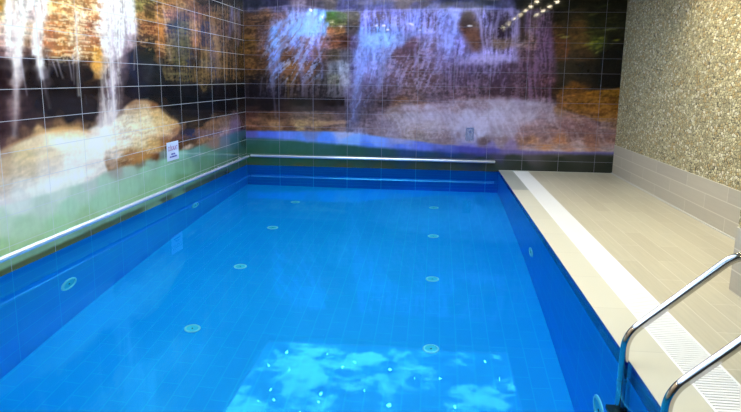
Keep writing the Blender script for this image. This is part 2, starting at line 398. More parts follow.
LEFT = table('''
1| 0:175,130,55 10:235,225,225 25:245,240,245 40:245,240,245 60:230,180,110 80:215,175,125 90:180,130,85 104:250,250,252 130:250,250,255 140:150,140,75 150:120,115,55 162:160,120,70 175:150,110,75 190:120,85,65 203:60,52,52 215:38,38,48 235:36,38,50 247:36,38,50
8| 0:165,120,45 8:235,220,220 25:248,244,248 40:240,225,230 55:225,170,100 75:225,175,115 88:180,130,80 102:245,245,250 118:250,250,255 131:250,250,255 140:145,135,65 150:105,80,42 158:150,95,55 165:180,120,75 172:140,90,60 182:170,130,90 195:110,75,55 208:85,62,60 217:72,62,60 230:74,64,66 240:70,62,66 247:58,52,55
15| 0:225,190,150 10:245,240,248 22:248,245,250 33:215,190,195 42:235,230,240 55:210,150,90 70:235,190,130 82:240,220,190 95:225,160,110 105:240,235,245 120:250,250,255 130:245,245,252 142:170,120,70 150:110,80,45 160:200,140,80 170:190,120,90 182:100,70,60 195:140,90,70 210:110,80,60 225:90,72,68 235:95,85,110 244:65,52,42
28| 0:230,190,180 10:240,235,242 20:245,240,248 28:190,160,140 38:235,230,240 50:200,120,60 65:215,140,70 80:235,195,150 90:170,100,60 100:235,225,235 120:245,245,252 132:210,200,225 145:150,90,60 155:150,85,60 160:205,130,60 170:60,40,45 182:75,72,50 195:190,130,70 205:60,48,60 212:130,95,65 225:85,65,75 235:85,75,95 244:70,50,35
42| 0:190,150,150 10:225,210,220 18:240,235,245 27:160,120,95 37:225,215,230 48:190,115,70 62:220,150,80 75:235,190,140 85:220,165,130 95:190,120,70 105:225,215,225 120:235,230,245 130:170,150,170 140:90,70,70 150:60,50,45 160:170,110,60 172:80,75,50 185:95,95,55 195:180,115,55 205:62,48,62 213:140,105,60 225:90,72,65 235:82,64,58 244:80,58,30
52| 0:110,80,85 10:190,165,180 17:235,230,240 27:90,65,60 37:225,220,235 45:120,85,70 60:200,130,65 70:185,110,60 78:235,210,190 88:185,120,60 97:230,160,60 108:215,195,205 118:220,210,230 127:130,105,120 140:45,40,38 150:35,40,35 160:130,85,60 172:80,72,50 185:85,85,50 197:60,45,45 205:130,105,70 215:135,100,62 230:85,65,60 244:85,62,28
62| 0:55,40,45 8:75,60,68 17:225,220,232 25:60,50,55 32:42,34,36 40:220,215,232 48:40,32,34 60:35,30,32 68:60,45,40 77:150,130,130 87:110,70,35 97:225,165,70 106:150,120,110 113:195,180,200 122:110,90,100 135:35,32,35 150:30,34,36 165:70,60,50 180:70,72,45 195:45,42,40 205:125,105,70 220:110,85,55 235:80,62,50 244:80,60,28
75| 0:45,30,35 8:55,38,45 17:190,175,190 30:35,28,32 43:110,100,118 55:30,26,28 75:45,38,42 90:35,28,28 98:170,120,55 107:100,80,85 113:180,165,190 122:75,60,70 135:28,28,34 155:30,32,40 170:85,75,55 185:60,60,42 200:110,90,60 215:100,78,50 235:75,58,42 244:60,45,25
83| 0:45,28,34 16:150,130,140 30:33,27,31 45:60,52,62 75:36,30,34 98:45,34,32 112:160,145,172 135:28,27,33 160:22,25,33 180:40,38,34 200:95,78,52 207:80,66,45 216:36,34,36 235:30,26,26 247:24,22,24
90| 0:45,28,34 8:50,32,40 16:130,105,115 22:50,34,40 35:32,26,30 55:28,25,28 75:32,27,32 95:35,28,30 105:80,62,70 112:150,135,165 118:70,55,65 130:30,26,32 150:22,25,35 170:20,24,34 190:22,26,36 204:85,70,50 210:40,38,40 230:26,24,30 244:22,20,24
105| 0:60,38,46 14:125,98,105 25:55,38,45 40:30,25,30 70:28,25,32 95:32,26,30 103:110,90,100 112:140,125,150 120:80,60,65 126:60,45,50 134:165,135,115 145:195,165,135 155:140,90,60 162:55,44,42 175:20,25,38 200:20,26,40 225:24,24,34 244:40,30,34
112| 0:62,40,48 14:110,82,92 28:55,39,46 50:32,26,30 75:28,25,32 95:34,27,31 102:120,100,110 112:160,145,165 120:140,118,115 128:195,170,150 145:220,190,150 157:215,175,120 163:180,140,90 168:45,40,42 180:20,26,38 200:22,26,40 225:30,26,34 244:52,38,40
118| 0:65,42,52 14:95,68,80 28:55,40,46 45:60,44,45 70:30,26,30 90:34,28,32 101:130,110,120 112:190,175,190 125:222,212,200 145:228,210,180 160:224,186,128 168:205,160,100 175:60,50,46 185:20,26,38 205:28,28,38 215:80,60,55 225:110,85,80 235:100,80,100 244:80,55,55
124| 0:62,40,50 15:80,56,64 30:66,47,48 45:95,68,58 60:130,95,70 75:110,80,65 88:60,45,45 100:175,162,170 112:230,226,228 125:226,218,206 145:230,214,184 160:226,192,138 175:200,155,100 183:110,80,60 190:40,36,40 200:60,46,42 212:120,88,70 225:130,105,102 235:115,95,125 244:85,62,70
130| 0:60,40,48 12:70,48,55 25:110,80,70 40:200,160,115 60:232,206,170 80:230,205,170 95:220,205,196 105:238,234,238 120:234,228,228 135:228,216,200 150:228,208,172 165:220,182,124 178:170,115,70 190:60,45,42 200:130,90,60 212:140,105,85 225:150,120,125 235:120,100,140 243:70,55,85
142| 0:95,65,70 12:140,105,95 30:222,200,172 60:240,238,234 80:240,236,230 95:242,240,242 110:240,238,242 125:230,222,216 140:224,200,164 155:210,162,100 165:160,100,50 180:110,70,45 192:90,60,45 203:160,115,85 215:150,115,110 225:110,120,150 235:60,110,130 244:45,85,85
155| 0:180,150,130 25:214,192,155 50:224,206,184 80:234,228,228 100:234,230,234 115:214,200,198 130:180,125,75 145:190,135,70 155:110,70,40 163:110,130,130 180:130,185,175 195:100,150,150 210:95,150,135 225:80,130,130 240:60,105,95
163| 0:190,165,140 25:212,190,160 50:222,206,196 75:230,224,228 98:222,214,218 112:175,145,130 122:140,95,60 132:150,105,70 141:120,115,100 150:140,180,170 165:140,190,170 185:120,170,150 205:100,150,125 225:85,130,115 240:62,108,85
170| 0:200,172,148 25:212,192,172 50:222,212,210 75:228,226,230 95:208,198,198 108:160,130,110 118:160,160,158 128:160,190,182 145:148,196,174 165:135,190,165 185:120,175,145 205:100,150,120 230:75,120,95
185| 0:206,190,180 25:216,210,212 50:226,228,234 70:214,222,224 90:180,195,195 105:165,200,185 130:150,195,170 160:140,190,155 190:115,165,120 215:95,140,105
195| 0:195,180,180 20:205,205,212 40:210,218,222 60:195,210,208 80:172,202,190 110:156,198,174 150:140,188,150 180:120,165,115
205| 0:205,200,215 20:205,215,220 45:185,205,200 70:165,205,185 100:155,200,175 130:150,195,160 160:130,170,130
225| 0:185,210,195 25:170,205,180 60:160,205,170 90:155,195,160
250| 0:160,200,155 40:160,200,160
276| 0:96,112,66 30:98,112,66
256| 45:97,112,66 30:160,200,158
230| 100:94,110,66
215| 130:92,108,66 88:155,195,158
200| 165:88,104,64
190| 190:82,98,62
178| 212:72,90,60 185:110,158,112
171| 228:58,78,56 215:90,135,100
''')
BACK = table('''
3| 250:40,42,60 280:45,45,70 300:100,92,112 312:60,55,70 330:70,65,70 345:50,50,85 380:45,50,95 405:70,60,75 425:60,52,70 450:35,35,60 487:28,28,45 523:22,24,25 560:24,26,20 600:22,24,18
8| 250:60,60,85 280:80,78,120 300:95,95,140 320:60,58,75 345:55,55,95 380:75,75,130 415:75,70,110 430:90,90,140 450:60,60,105 487:80,80,130 510:70,68,100 523:30,30,32 560:26,26,20 600:24,26,18
17| 250:75,55,45 265:85,62,50 280:95,75,90 295:110,130,200 312:110,150,235 321:100,150,240 333:58,84,48 342:66,80,54 355:60,55,50 368:95,100,195 380:70,65,120 400:85,85,150 415:90,100,185 430:80,70,110 445:110,120,200 456:120,130,210 465:60,40,40 475:70,50,55 483:130,125,190 492:60,50,75 500:80,72,105 507:55,48,62 515:110,105,150 525:35,28,34 538:70,58,80 550:45,38,45 560:28,26,20 600:25,28,15
24| 250:78,56,42 265:85,65,60 275:105,110,160 285:105,110,150 300:105,145,220 315:110,160,245 325:80,110,150 333:80,85,50 345:70,75,50 355:60,52,48 366:95,105,200 380:100,110,185 400:105,105,160 415:95,105,185 430:110,100,150 445:120,125,205 458:120,125,200 467:66,48,44 475:84,66,60 484:125,120,175 500:50,42,55 514:110,105,150 525:40,32,38 540:75,58,85 552:60,48,58 565:40,34,24 600:32,34,18
30| 250:80,58,42 265:90,75,85 275:100,140,215 285:105,120,190 295:100,140,220 310:110,160,245 322:100,140,220 330:110,75,55 340:90,65,45 352:55,50,55 365:100,130,215 380:95,140,225 395:100,120,200 415:110,105,160 430:130,130,200 445:115,120,195 455:120,130,210 465:88,58,52 472:96,70,64 485:120,110,150 500:45,35,50 515:110,100,145 525:45,32,38 540:85,65,100 550:70,50,75 560:60,42,25 575:70,50,25 600:40,42,20
42| 250:85,65,35 265:95,70,70 275:100,135,205 285:100,85,100 295:95,110,180 305:105,95,120 315:120,130,215 325:110,85,100 335:95,60,45 345:55,35,30 355:80,70,110 365:95,130,215 385:100,135,215 400:110,120,180 410:90,70,90 430:115,110,160 450:120,125,200 460:120,115,190 475:95,70,65 485:110,95,125 500:95,80,75 520:110,95,105 530:100,80,80 545:95,70,105 560:70,42,28 580:75,60,28 600:60,70,30 612:25,25,18
55| 250:92,68,40 262:85,60,45 275:100,120,190 285:85,62,50 300:95,80,95 310:105,100,160 322:75,60,65 335:60,55,50 345:75,75,90 360:95,110,180 380:105,120,190 400:90,75,95 415:85,75,100 430:110,100,145 450:100,90,140 470:115,110,170 490:140,135,200 510:130,120,180 525:85,65,80 545:85,65,95 560:65,40,28 580:45,32,22 610:15,15,15
68| 250:84,60,36 262:70,52,40 275:85,90,140 290:108,80,54 305:104,82,84 320:45,40,45 335:85,90,105 345:130,140,165 355:85,85,135 370:105,110,170 390:100,95,135 410:85,68,80 430:95,85,115 450:90,80,115 470:85,75,110 490:95,85,120 510:75,60,85 525:75,55,75 545:75,55,75 560:30,26,24 580:22,20,20 610:14,14,14
80| 250:35,30,28 262:45,40,42 275:55,50,60 290:98,76,50 305:74,58,56 320:55,55,60 335:95,100,95 345:140,145,170 355:85,80,115 370:95,90,130 390:100,90,120 415:90,75,85 435:95,80,100 460:85,70,95 480:80,65,85 500:65,50,70 520:70,50,65 545:70,48,60 560:25,20,20 610:14,13,14
92| 250:28,24,30 275:40,36,48 290:40,34,34 305:45,40,48 320:40,36,42 335:75,75,85 350:85,80,105 365:80,72,95 390:75,65,80 415:85,70,75 435:95,80,95 460:90,72,85 480:75,60,70 500:60,45,55 520:65,45,55 545:65,45,55 557:40,26,24 570:85,55,22 595:110,75,25 612:110,80,25
103| 250:30,26,28 270:28,24,28 300:22,20,24 330:24,20,24 343:30,26,30 350:70,64,80 365:75,66,82 385:70,58,65 400:100,75,65 420:115,90,85 435:120,100,110 460:125,105,115 480:120,100,105 500:135,120,135 520:130,120,145 545:115,100,120 557:95,66,48 565:110,75,40 580:110,75,30 600:120,85,35 612:100,70,30
109| 250:50,38,38 280:45,36,38 300:60,50,52 330:50,42,48 343:60,52,62 360:68,60,72 380:76,64,74 395:105,88,85 410:130,115,125 430:140,130,150 455:135,120,135 480:135,120,140 500:150,145,170 530:140,130,155 550:130,118,140 558:120,95,80 570:110,76,40 590:112,78,38 605:118,85,40
115| 250:75,50,45 265:90,65,50 280:85,62,52 300:95,80,75 320:90,75,70 345:85,72,80 360:70,62,72 380:90,80,95 395:130,120,130 410:145,140,160 430:155,150,180 450:140,130,155 470:150,145,175 500:155,150,180 530:150,140,165 550:140,125,145 575:130,100,95 590:110,80,55 605:115,85,45
125| 250:120,85,65 275:135,105,80 300:150,125,90 315:140,115,90 345:120,100,95 365:100,88,100 385:110,98,115 405:150,140,155 430:150,138,145 455:150,140,160 480:160,155,185 510:155,145,170 540:140,120,135 570:130,100,110 590:120,92,98 605:130,110,115
130| 250:85,55,40 270:95,68,50 290:85,60,48 310:105,85,80 330:100,80,75 345:110,98,110 365:105,92,105 385:118,106,118 410:145,132,138 440:142,128,138 480:160,155,188 510:150,142,168 540:130,108,118 575:118,90,96 605:125,105,115
133| 250:90,90,165 265:80,105,205 290:95,125,215 310:100,120,180 345:150,160,205 365:120,125,170 390:130,120,140 415:140,125,125 440:135,120,130 460:140,135,160 480:160,160,195 500:150,145,170 525:140,115,125 550:120,95,100 575:110,85,90 605:120,95,100
141| 250:52,90,90 275:52,95,98 300:85,128,215 325:80,128,222 350:110,155,235 375:110,145,225 400:140,145,195 420:135,125,130 445:120,105,115 470:140,135,165 485:90,75,85 500:130,115,130 525:125,95,85 530:150,110,85 560:150,105,80 590:130,95,85 612:125,95,90
146.5| 250:45,85,75 275:45,90,78 300:48,90,82 325:48,88,92 370:78,118,215 400:85,112,205 425:90,108,200 440:96,104,175 470:104,102,175 490:106,98,160 510:120,105,150 530:140,115,120 560:150,125,120 580:150,130,135 612:145,125,130
151| 250:45,85,68 275:45,90,75 300:48,90,78 325:45,85,78 350:42,80,78 380:40,72,84 410:42,66,110 440:64,78,150 470:72,72,150 490:74,70,140 510:96,88,140 530:150,140,165 560:165,150,165 580:165,150,160 612:150,140,145
155| 250:50,90,66 300:48,90,70 345:42,82,74 380:40,72,85 420:38,65,110 450:40,60,120 480:55,60,120 500:60,60,95 530:70,70,80 560:75,75,75 612:60,62,60
159| 250:52,95,65 300:50,92,68 345:42,82,70 380:38,70,72 420:38,62,75 450:40,55,68 480:42,55,60 510:40,50,50 560:38,45,42 612:36,42,38
166| 250:70,85,58 300:70,85,58 345:66,80,56 380:62,76,56 420:58,72,58 450:55,66,58 490:50,60,54 520:38,46,44 560:36,43,40 612:34,40,36
175| 250:70,85,58 345:66,80,56 450:55,66,58 490:50,60,54 520:38,46,44 612:34,40,36
''')  # lowest rows: olive strip below the rail, shade painted into the tile colour

W = (250, 248, 255)
LV = (190, 182, 215)
LEFT_STROKES = [
    ([(4, 149), (22, 140), (45, 131), (62, 128.5), (80, 129), (90, 132)], 1.7, (196, 134, 84), .55), ([(128, 105), (137, 100.5), (148, 101), (158, 105)], 1.4, (176, 116, 70), .45),
    ([(14, 20), (17, 45), (17, 70), (16, 100), (14, 135)], 3.2, (225, 215, 228), .6),
    ([(24, 18), (19, 45), (18, 60)], 3, W, .6), ([(8, 30), (13, 55), (16, 75)], 1.5, W, .5), ([(20, 55), (24, 80), (27, 95)], 1.0, LV, .55),
    ([(37, 12), (36, 34), (39, 60), (42, 78)], 2.4, W, .75), ([(41, 70), (45, 88), (50, 108)], 1.6, LV, .3), ([(33, 34), (38, 56), (40, 76)], 1.2, W, .6),
    ([(52, 60), (58, 76)], .9, LV, .6), ([(57, 60), (63, 78)], .9, LV, .6), ([(69, 60), (72, 80)], .9, LV, .7), ([(47, 55), (52, 66)], .9, LV, .4),
    ([(77, 12), (77, 45), (78, 75), (79, 95)], 1.6, (240, 232, 238), .65), ([(73, 55), (74, 84)], .8, LV, .5),
    ([(103, 0), (103, 20), (104, 40), (103, 80), (100, 135)], 2.6, (235, 225, 240), .45),
    ([(115, 0), (112, 40), (113, 75), (114, 118)], 2.2, (225, 215, 240), .75), ([(128, 5), (122, 45), (117, 80)], 2.5, (240, 236, 248), .45),
    ([(109, 30), (110, 60), (112, 90)], 1.2, W, .6), ([(136, 20), (135, 50), (134, 70)], 1.0, LV, .55),
    ([(163, 5), (168, 40), (170, 60)], 1.0, (215, 185, 180), .55), ([(193, 10), (195, 60)], .7, (170, 130, 110), .4),
    ([(232, 8), (231, 25), (229, 38)], 1.8, (120, 120, 190), .7), ([(239, 8), (240, 30), (238, 45)], 1.3, (110, 105, 170), .6),
    ([(112, 105), (105, 128), (88, 152), (60, 176)], 8, (232, 226, 236), .55), ([(0, 200), (30, 192), (60, 182), (95, 171)], 5, (244, 245, 250), .75),
    ([(132, 103), (150, 103), (163, 110), (176, 121)], 1.2, (150, 100, 60), .35),
]
LEFT_BLOBS = [
    (98, 62, 6, 10, 0, (238, 170, 70), .55), (161, 32, 4, 12, 0, (215, 135, 55), .5), (176, 24, 6, 6, 0, (44, 36, 34), .6),
    (144, 57, 10, 6, 10, (40, 46, 34), .5), (182, 48, 8, 14, 0, (72, 78, 44), .35), (150, 10, 6, 7, 0, (78, 60, 36), .5), (196, 40, 3, 13, 0, (170, 118, 64), .25),
    (185, 150, 9, 3, -15, (225, 190, 175), .0), (170, 158, 5, 4, 0, (110, 140, 140), .0), (66, 128, 30, 4, -8, (226, 168, 96), .35), (190, 131, 3, 5, 20, (50, 36, 34), .7),
    (154, 157, 6, 4, -30, (110, 62, 30), .5), (140, 160, 14, 4, -22, (190, 120, 55), .5), (188, 147, 6, 2.5, -22, (225, 195, 180), .7), (177, 145, 6, 6, -20, (95, 55, 35), .5),
    (215, 122, 12, 3, -18, (175, 130, 105), .5), (236, 124, 6, 5, -30, (130, 105, 160), .5),
]
BACK_STROKES = [
    ([(258, 9), (300, 5), (335, 11), (355, 9)], .9, (120, 120, 165), .6), ([(368, 11), (440, 9), (515, 9)], 1.0, (125, 125, 190), .7),
    ([(312, 14), (296, 26), (283, 44), (275, 64), (272, 84)], 3.2, (120, 150, 225), .55), ([(290, 18), (272, 32), (266, 46)], 2.4, (115, 145, 225), .6),
    ([(318, 16), (304, 36), (300, 60), (303, 84)], 2.4, (130, 140, 220), .5), ([(322, 24), (318, 46), (322, 66), (322, 78)], 1.4, (140, 145, 220), .65),
    ([(271, 60), (272, 85), (276, 118)], 1.2, (110, 105, 130), .5), ([(262, 78), (260, 95)], .8, (105, 100, 125), .5), ([(301, 70), (303, 96)], 1.0, (110, 105, 130), .5),
    ([(288, 80), (288, 98)], 1.0, (130, 105, 60), .5),
    ([(366, 11), (364, 34)], 1.6, (125, 130, 215), .6), ([(374, 11), (374, 34)], 1.0, (120, 125, 205), .5), ([(392, 11), (386, 26)], 1.4, (110, 115, 205), .5), ([(415, 10), (404, 24), (392, 32)], 1.8, (110, 120, 210), .6), ([(419, 10), (417, 26)], 1.6, (115, 125, 215), .6), ([(428, 10), (424, 30)], 1.2, (120, 125, 200), .5),
    ([(362, 36), (372, 42), (366, 60), (358, 80), (354, 120)], 5, (110, 135, 215), .55), ([(420, 30), (396, 44), (384, 60), (380, 84)], 4, (115, 140, 215), .5), ([(437, 30), (424, 45), (428, 62)], 1.8, (140, 145, 215), .5), ([(415, 48), (416, 60), (413, 78)], 1.2, (130, 125, 190), .5),
    ([(450, 10), (456, 22), (453, 40), (448, 58)], 3.2, (135, 145, 225), .6), ([(459, 12), (455, 30)], 2, (150, 155, 230), .6), ([(447, 30), (440, 46), (436, 70)], 2.5, (125, 125, 195), .5),
    ([(475, 9), (480, 20), (484, 50)], 1.5, (155, 145, 200), .8), ([(480, 12), (482, 35)], 1.0, (150, 140, 195), .6), ([(491, 10), (489, 50)], .9, (135, 120, 165), .5), ([(500, 10), (498, 24)], 1.8, (110, 105, 145), .5), ([(511, 9), (515, 22), (515, 54)], 2.0, (135, 125, 175), .75),
    ([(528, 12), (530, 60), (529, 95)], 1.6, (115, 90, 125), .5), ([(538, 10), (537, 45), (538, 95)], 2.2, (110, 85, 125), .45), ([(549, 14), (551, 45), (549, 100)], 1.5, (110, 85, 120), .5),
    ([(462, 62), (478, 56), (500, 56), (516, 60)], 3.0, (155, 148, 208), .6), ([(440, 66), (470, 62), (500, 64)], 2.5, (125, 115, 165), .4),
    ([(345, 72), (344, 92)], 3.5, (150, 155, 180), .3), ([(360, 84), (357, 124)], 4, (95, 88, 112), .3), ([(372, 84), (370, 120)], 4, (60, 54, 64), .3),
]
LF = (125, 130, 40)
BACK_BLOBS = [
    (378, 40, 20, 8, -5, (132, 172, 232), .6), (360, 62, 6, 22, 8, (125, 145, 215), .4), (304, 26, 17, 9, -10, (118, 165, 240), .45), (448, 42, 8, 13, 0, (140, 152, 225), .45), (490, 60, 24, 5, -3, (165, 155, 208), .6), (440, 122, 40, 10, 0, (165, 160, 190), .4), (500, 116, 34, 10, 0, (175, 170, 200), .45),
    (333, 14, 8, 3.2, 8, (60, 92, 48), .6), (343, 16, 6, 3, 10, (70, 84, 56), .35), (334, 20, 8, 2, 8, (50, 70, 36), .6),
    (468, 20, 6, 9, 0, (60, 42, 38), .6), (472, 36, 7, 11, 30, (92, 64, 54), .5), (470, 25.6, 2.6, 1, 0, (225, 220, 225), .9), (504, 26, 6, 10, 0, (42, 34, 50), .55), (503, 44, 12, 5, 0, (112, 92, 82), .5),
    (407, 50, 10, 6, -15, (75, 55, 70), .6), (470, 50, 6, 4, 0, (90, 62, 60), .4), (384, 26, 2, 1.2, 0, (230, 220, 235), .8), (388, 30, 1.6, 1, 0, (240, 230, 235), .8), (376, 26, 1.6, 1.2, 0, (220, 215, 235), .7), (411, 24, 2.4, 1.2, 20, (215, 205, 205), .7), (420, 30, 1.5, 1, 0, (220, 215, 235), .6),
    (565, 37, 5, 1.3, -8, (135, 140, 70), .8), (560, 35, 5, 1, -8, (110, 105, 50), .5), (589, 44, 5, 1.6, -10, (120, 125, 42), .7), (594, 42, 4, 1.6, -15, LF, .7), (598, 47, 4, 1.4, -20, (105, 110, 40), .7), (590, 48, 3, 1.2, -20, LF, .5), (601, 38, 4, 1.2, -5, (115, 120, 50), .6), (616, 40, 4, 1.2, -10, LF, .6), (612, 44, 3, 1.2, -10, (90, 95, 40), .5), (597, 52, 2.4, 1, -25, (120, 120, 60), .6), (610, 29, 8, 1.1, -8, (95, 105, 70), .7), (588, 32, 7, 1, -5, (70, 75, 35), .6), (594, 14, 7, 1.5, -15, (60, 65, 32), .6), (570, 11, 7, 1.3, -12, (52, 56, 34), .6), (612, 18, 7, 1.2, -12, (58, 62, 36), .6), (604, 6, 7, 1.4, -15, (48, 54, 26), .6), (560, 6, 7, 1.4, -10, (40, 44, 28), .6), (578, 20, 6, 1.0, -8, (48, 50, 28), .6),
    (567, 52, 2, 9, 5, (120, 62, 35), .4), (575, 42, 10, 8, 0, (75, 46, 24), .3),
    (423, 107, 32, 3.2, -4, (170, 165, 200), .4), (500, 103, 50, 3.5, 2, (170, 165, 198), .4), (480, 120, 28, 9, -12, (170, 168, 205), .35), (480, 140, 3, 4, 15, (100, 84, 92), .3), (458, 135, 3, 4, 0, (105, 82, 85), .4), (505, 138, 3, 4, 20, (100, 78, 75), .4), (528, 139, 4, 3, 0, (80, 60, 62), .5), (545, 138, 3, 2.5, 0, (88, 66, 68), .5), (568, 140, 3, 2.5, 0, (90, 70, 72), .5),
    (560, 147, 60, 2.2, 1, (185, 140, 105), .0), (545, 147, 10, 3, 0, (170, 120, 78), .5), (568, 149, 8, 3, 0, (150, 105, 85), .5), (590, 149, 8, 3, 0, (140, 100, 80), .4),
    (320, 123, 26, 2.2, -2, (170, 140, 100), .4), (262, 120, 16, 2, 6, (140, 100, 72), .4),
]


def interp(px, py, tab, yscale=1.15, s=2.0):
    out = np.zeros((len(px), 3)); CH = 20000
    for i in range(0, len(px), CH):
        dx = px[i:i + CH, None] - tab[None, :, 0]; dy = (py[i:i + CH, None] - tab[None, :, 1]) * yscale
        w = 1 / (dx * dx + dy * dy + s * s) ** 2.2
        out[i:i + CH] = (w @ tab[:, 2:5]) / w.sum(1)[:, None]
    return out

def seg_dist(px, py, a, b):
    ax, ay = a[:2]; bx, by = b[:2]
    L = (bx - ax) ** 2 + (by - ay) ** 2 + 1e-9
    t = np.clip(((px - ax) * (bx - ax) + (py - ay) * (by - ay)) / L, 0, 1)
    return np.hypot(px - ax - t * (bx - ax), py - ay - t * (by - ay)), t

def poly_dist(px, py, poly):
    """signed distance to a closed outline, positive inside"""
    best = np.full(len(px), 1e9); inside = np.zeros(len(px), bool)
    n = len(poly)
    for i in range(n):
        (ax, ay), (bx, by) = poly[i], poly[(i + 1) % n]
        d, _ = seg_dist(px, py, (ax, ay), (bx, by))
        best = np.minimum(best, d)
        if ay != by:
            cross = ((ay > py) != (by > py)) & (px < (bx - ax) * (py - ay) / (by - ay) + ax)
            inside ^= cross
    return np.where(inside, best, -best)

def paint(u, v, Hm, tab, regions, falls_areas, strokes, blobs, gain, seed):
    w = Hm[2, 0] * u + Hm[2, 1] * v + Hm[2, 2]
    px = (Hm[0, 0] * u + Hm[0, 1] * v + Hm[0, 2]) / w
    py = (Hm[1, 0] * u + Hm[1, 1] * v + Hm[1, 2]) / w
    wx = px + WARP * fbm(u * 7, v * 7, seed + 3); wy = py + WARP * fbm(u * 7, v * 8, seed + 5)
    # which part of the picture every control colour belongs to
    owner = np.zeros(len(tab), int)
    for i, (poly, soft, ra, fa) in enumerate(regions):
        owner[poly_dist(tab[:, 0], tab[:, 1], poly) > 0] = i + 1
    c = interp(wx, wy, tab[owner == 0])
    rock = np.full(len(px), ROCK); fall = np.full(len(px), .42)
    for i, (poly, soft, ra, fa) in enumerate(regions):
        pts = tab[owner == i + 1]
        if not len(pts): continue
        a = np.clip(poly_dist(wx, wy, poly) / soft * .5 + .5, 0, 1)
        a = a * a * (3 - 2 * a)
        sel = a > 0
        ci = np.zeros_like(c); ci[sel] = interp(wx[sel], wy[sel], pts)
        c = c * (1 - a[:, None]) + ci * a[:, None]
        rock = rock * (1 - a) + ra * a; fall = fall * (1 - a) + fa * a
    cool = 1 / (1 + np.exp(-((c[:, 2] - c[:, 0]) - 4) / 9))
    strata = fbm(u * 4.5 + 2 * fbm(u * 2, v * 3, seed + 40), v * STRATA + 3 * fbm(u * 3, v * 3, seed + 41), seed + 11, 5)
    falls = fbm(u * 30 + 2 * fbm(u * 3, v * 2, seed + 42), v * 3.5, seed + 12, 4)
    grain = fbm(u * 24, v * 26, seed + 13, 4)
    mott = fbm(u * 42, v * 46, seed + 14, 2)
    mod = rock * (1 - cool) * (1.0 * strata + .45 * grain + .5 * mott) + fall * cool * (1.0 * falls + .7 * grain) + .10 * grain * (rock + fall)
    c = c * (1 + mod)[:, None]
    c = c * (1 + (rock * (1 - cool) * strata)[:, None] * np.array([.08, 0, -.12]))
    threads = fbm(u * 38 + 2.5 * fbm(u * 2.5, v * 2, seed + 50), v * 2.6, seed + 51, 3) + .35 * mott
    ledges = fbm(u * 5 + 2 * fbm(u * 3, v * 4, seed + 60), v * STRATA * 1.25 + 4 * fbm(u * 2.2, v * 2.2, seed + 61), seed + 62, 3) + .3 * mott
    for poly, soft, bright, dark, al, way in falls_areas:
        if way == 'ledges': tex = ledges
        elif way == 'falls': tex = threads
        else: tex = fbm((u - way * v) * 30 + 2.5 * fbm(u * 3, v * 3, seed + 52), (v + way * u) * 3.4, seed + 53, 3) + .4 * mott
        a = np.clip(poly_dist(wx, wy, poly) / soft * .5 + .5, 0, 1) * al
        hi = (a * np.clip((tex - .02) / .35, 0, 1))[:, None]; lo = (a * np.clip((-tex - .02) / .35, 0, 1))[:, None]
        c = c * (1 - hi) + np.array(bright, float) * hi
        c = c * (1 - lo) + np.array(dark, float) * lo
    for pts, wd, colr, al in strokes:
        colr = np.array(colr, float)
        best = np.full(len(px), 1e9)
        for a, b in zip(pts, pts[1:]):
            d, t = seg_dist(wx, wy, a, b)
            best = np.minimum(best, d)
        ys = [q[1] for q in pts]
        along = np.clip((py - min(ys)) / max(1, max(ys) - min(ys)), 0, 1)
        a_ = al * np.exp(-(best / wd) ** 2) * (.8 + .45 * falls) * (1 - .35 * along)
        a_ = np.clip(a_, 0, 1)[:, None]
        c = c * (1 - a_) + colr * a_
    for x, y, rx, ry, ang, colr, al in blobs:
        ca, sa = math.cos(math.radians(ang)), math.sin(math.radians(ang))
        dx, dy = wx - x, wy - y
        q = ((dx * ca + dy * sa) / rx) ** 2 + ((-dx * sa + dy * ca) / ry) ** 2
        a_ = np.clip(al * np.exp(-q ** 2) * (.9 + .7 * grain), 0, 1)[:, None]
        c = c * (1 - a_) + np.array(colr, float) * a_
    c = c.mean(1)[:, None] * (1 - SAT) + c * SAT
    c = 255 * 1.03 * (np.clip(c, 3, 252) / 255) ** CURVE
    c = np.clip(c, 3, 252)
    return np.clip(srgb2lin(c) * np.array(gain), .002, .9)

def mural(name, us, vs, to3d, Hm, tab, regions, falls_areas, strokes, blobs, gain, seed, m, flip):
    U, V = np.meshgrid(us, vs)
    u, v = U.ravel(), V.ravel()
    rgb = paint(u, v, Hm, tab, regions, falls_areas, strokes, blobs, gain, seed)
    nu, nv = len(us), len(vs)
    idx = np.arange(nu * nv).reshape(nv, nu)
    quads = np.stack([idx[:-1, :-1], idx[:-1, 1:], idx[1:, 1:], idx[1:, :-1]], -1).reshape(-1, 4)
    if flip: quads = quads[:, ::-1]
    me = bpy.data.meshes.new(name)
    co = to3d(u, v).astype(np.float32)
    me.vertices.add(len(co)); me.vertices.foreach_set('co', co.ravel())
    nq = len(quads)
    me.loops.add(nq * 4); me.loops.foreach_set('vertex_index', quads.ravel().astype(np.int32))
    me.polygons.add(nq)
    me.polygons.foreach_set('loop_start', np.arange(0, nq * 4, 4, dtype=np.int32))
    me.polygons.foreach_set('loop_total', np.full(nq, 4, dtype=np.int32))
    me.update(calc_edges=True)
    ca = me.color_attributes.new('print', 'FLOAT_COLOR', 'POINT')
    ca.data.foreach_set('color', np.concatenate([rgb, np.ones((len(rgb), 1))], 1).astype(np.float32).ravel())
    me.materials.append(m)
    return struct(link(bpy.data.objects.new(name, me)))

M['mural_left'] = mural_material('printed tiles of the long wall', 'Y', YB - .397, (206, 211, 214), .66, .0055, .14)
M['mural_back'] = mural_material('printed tiles of the end wall', 'X', XL, (150, 150, 172), .62, .004)

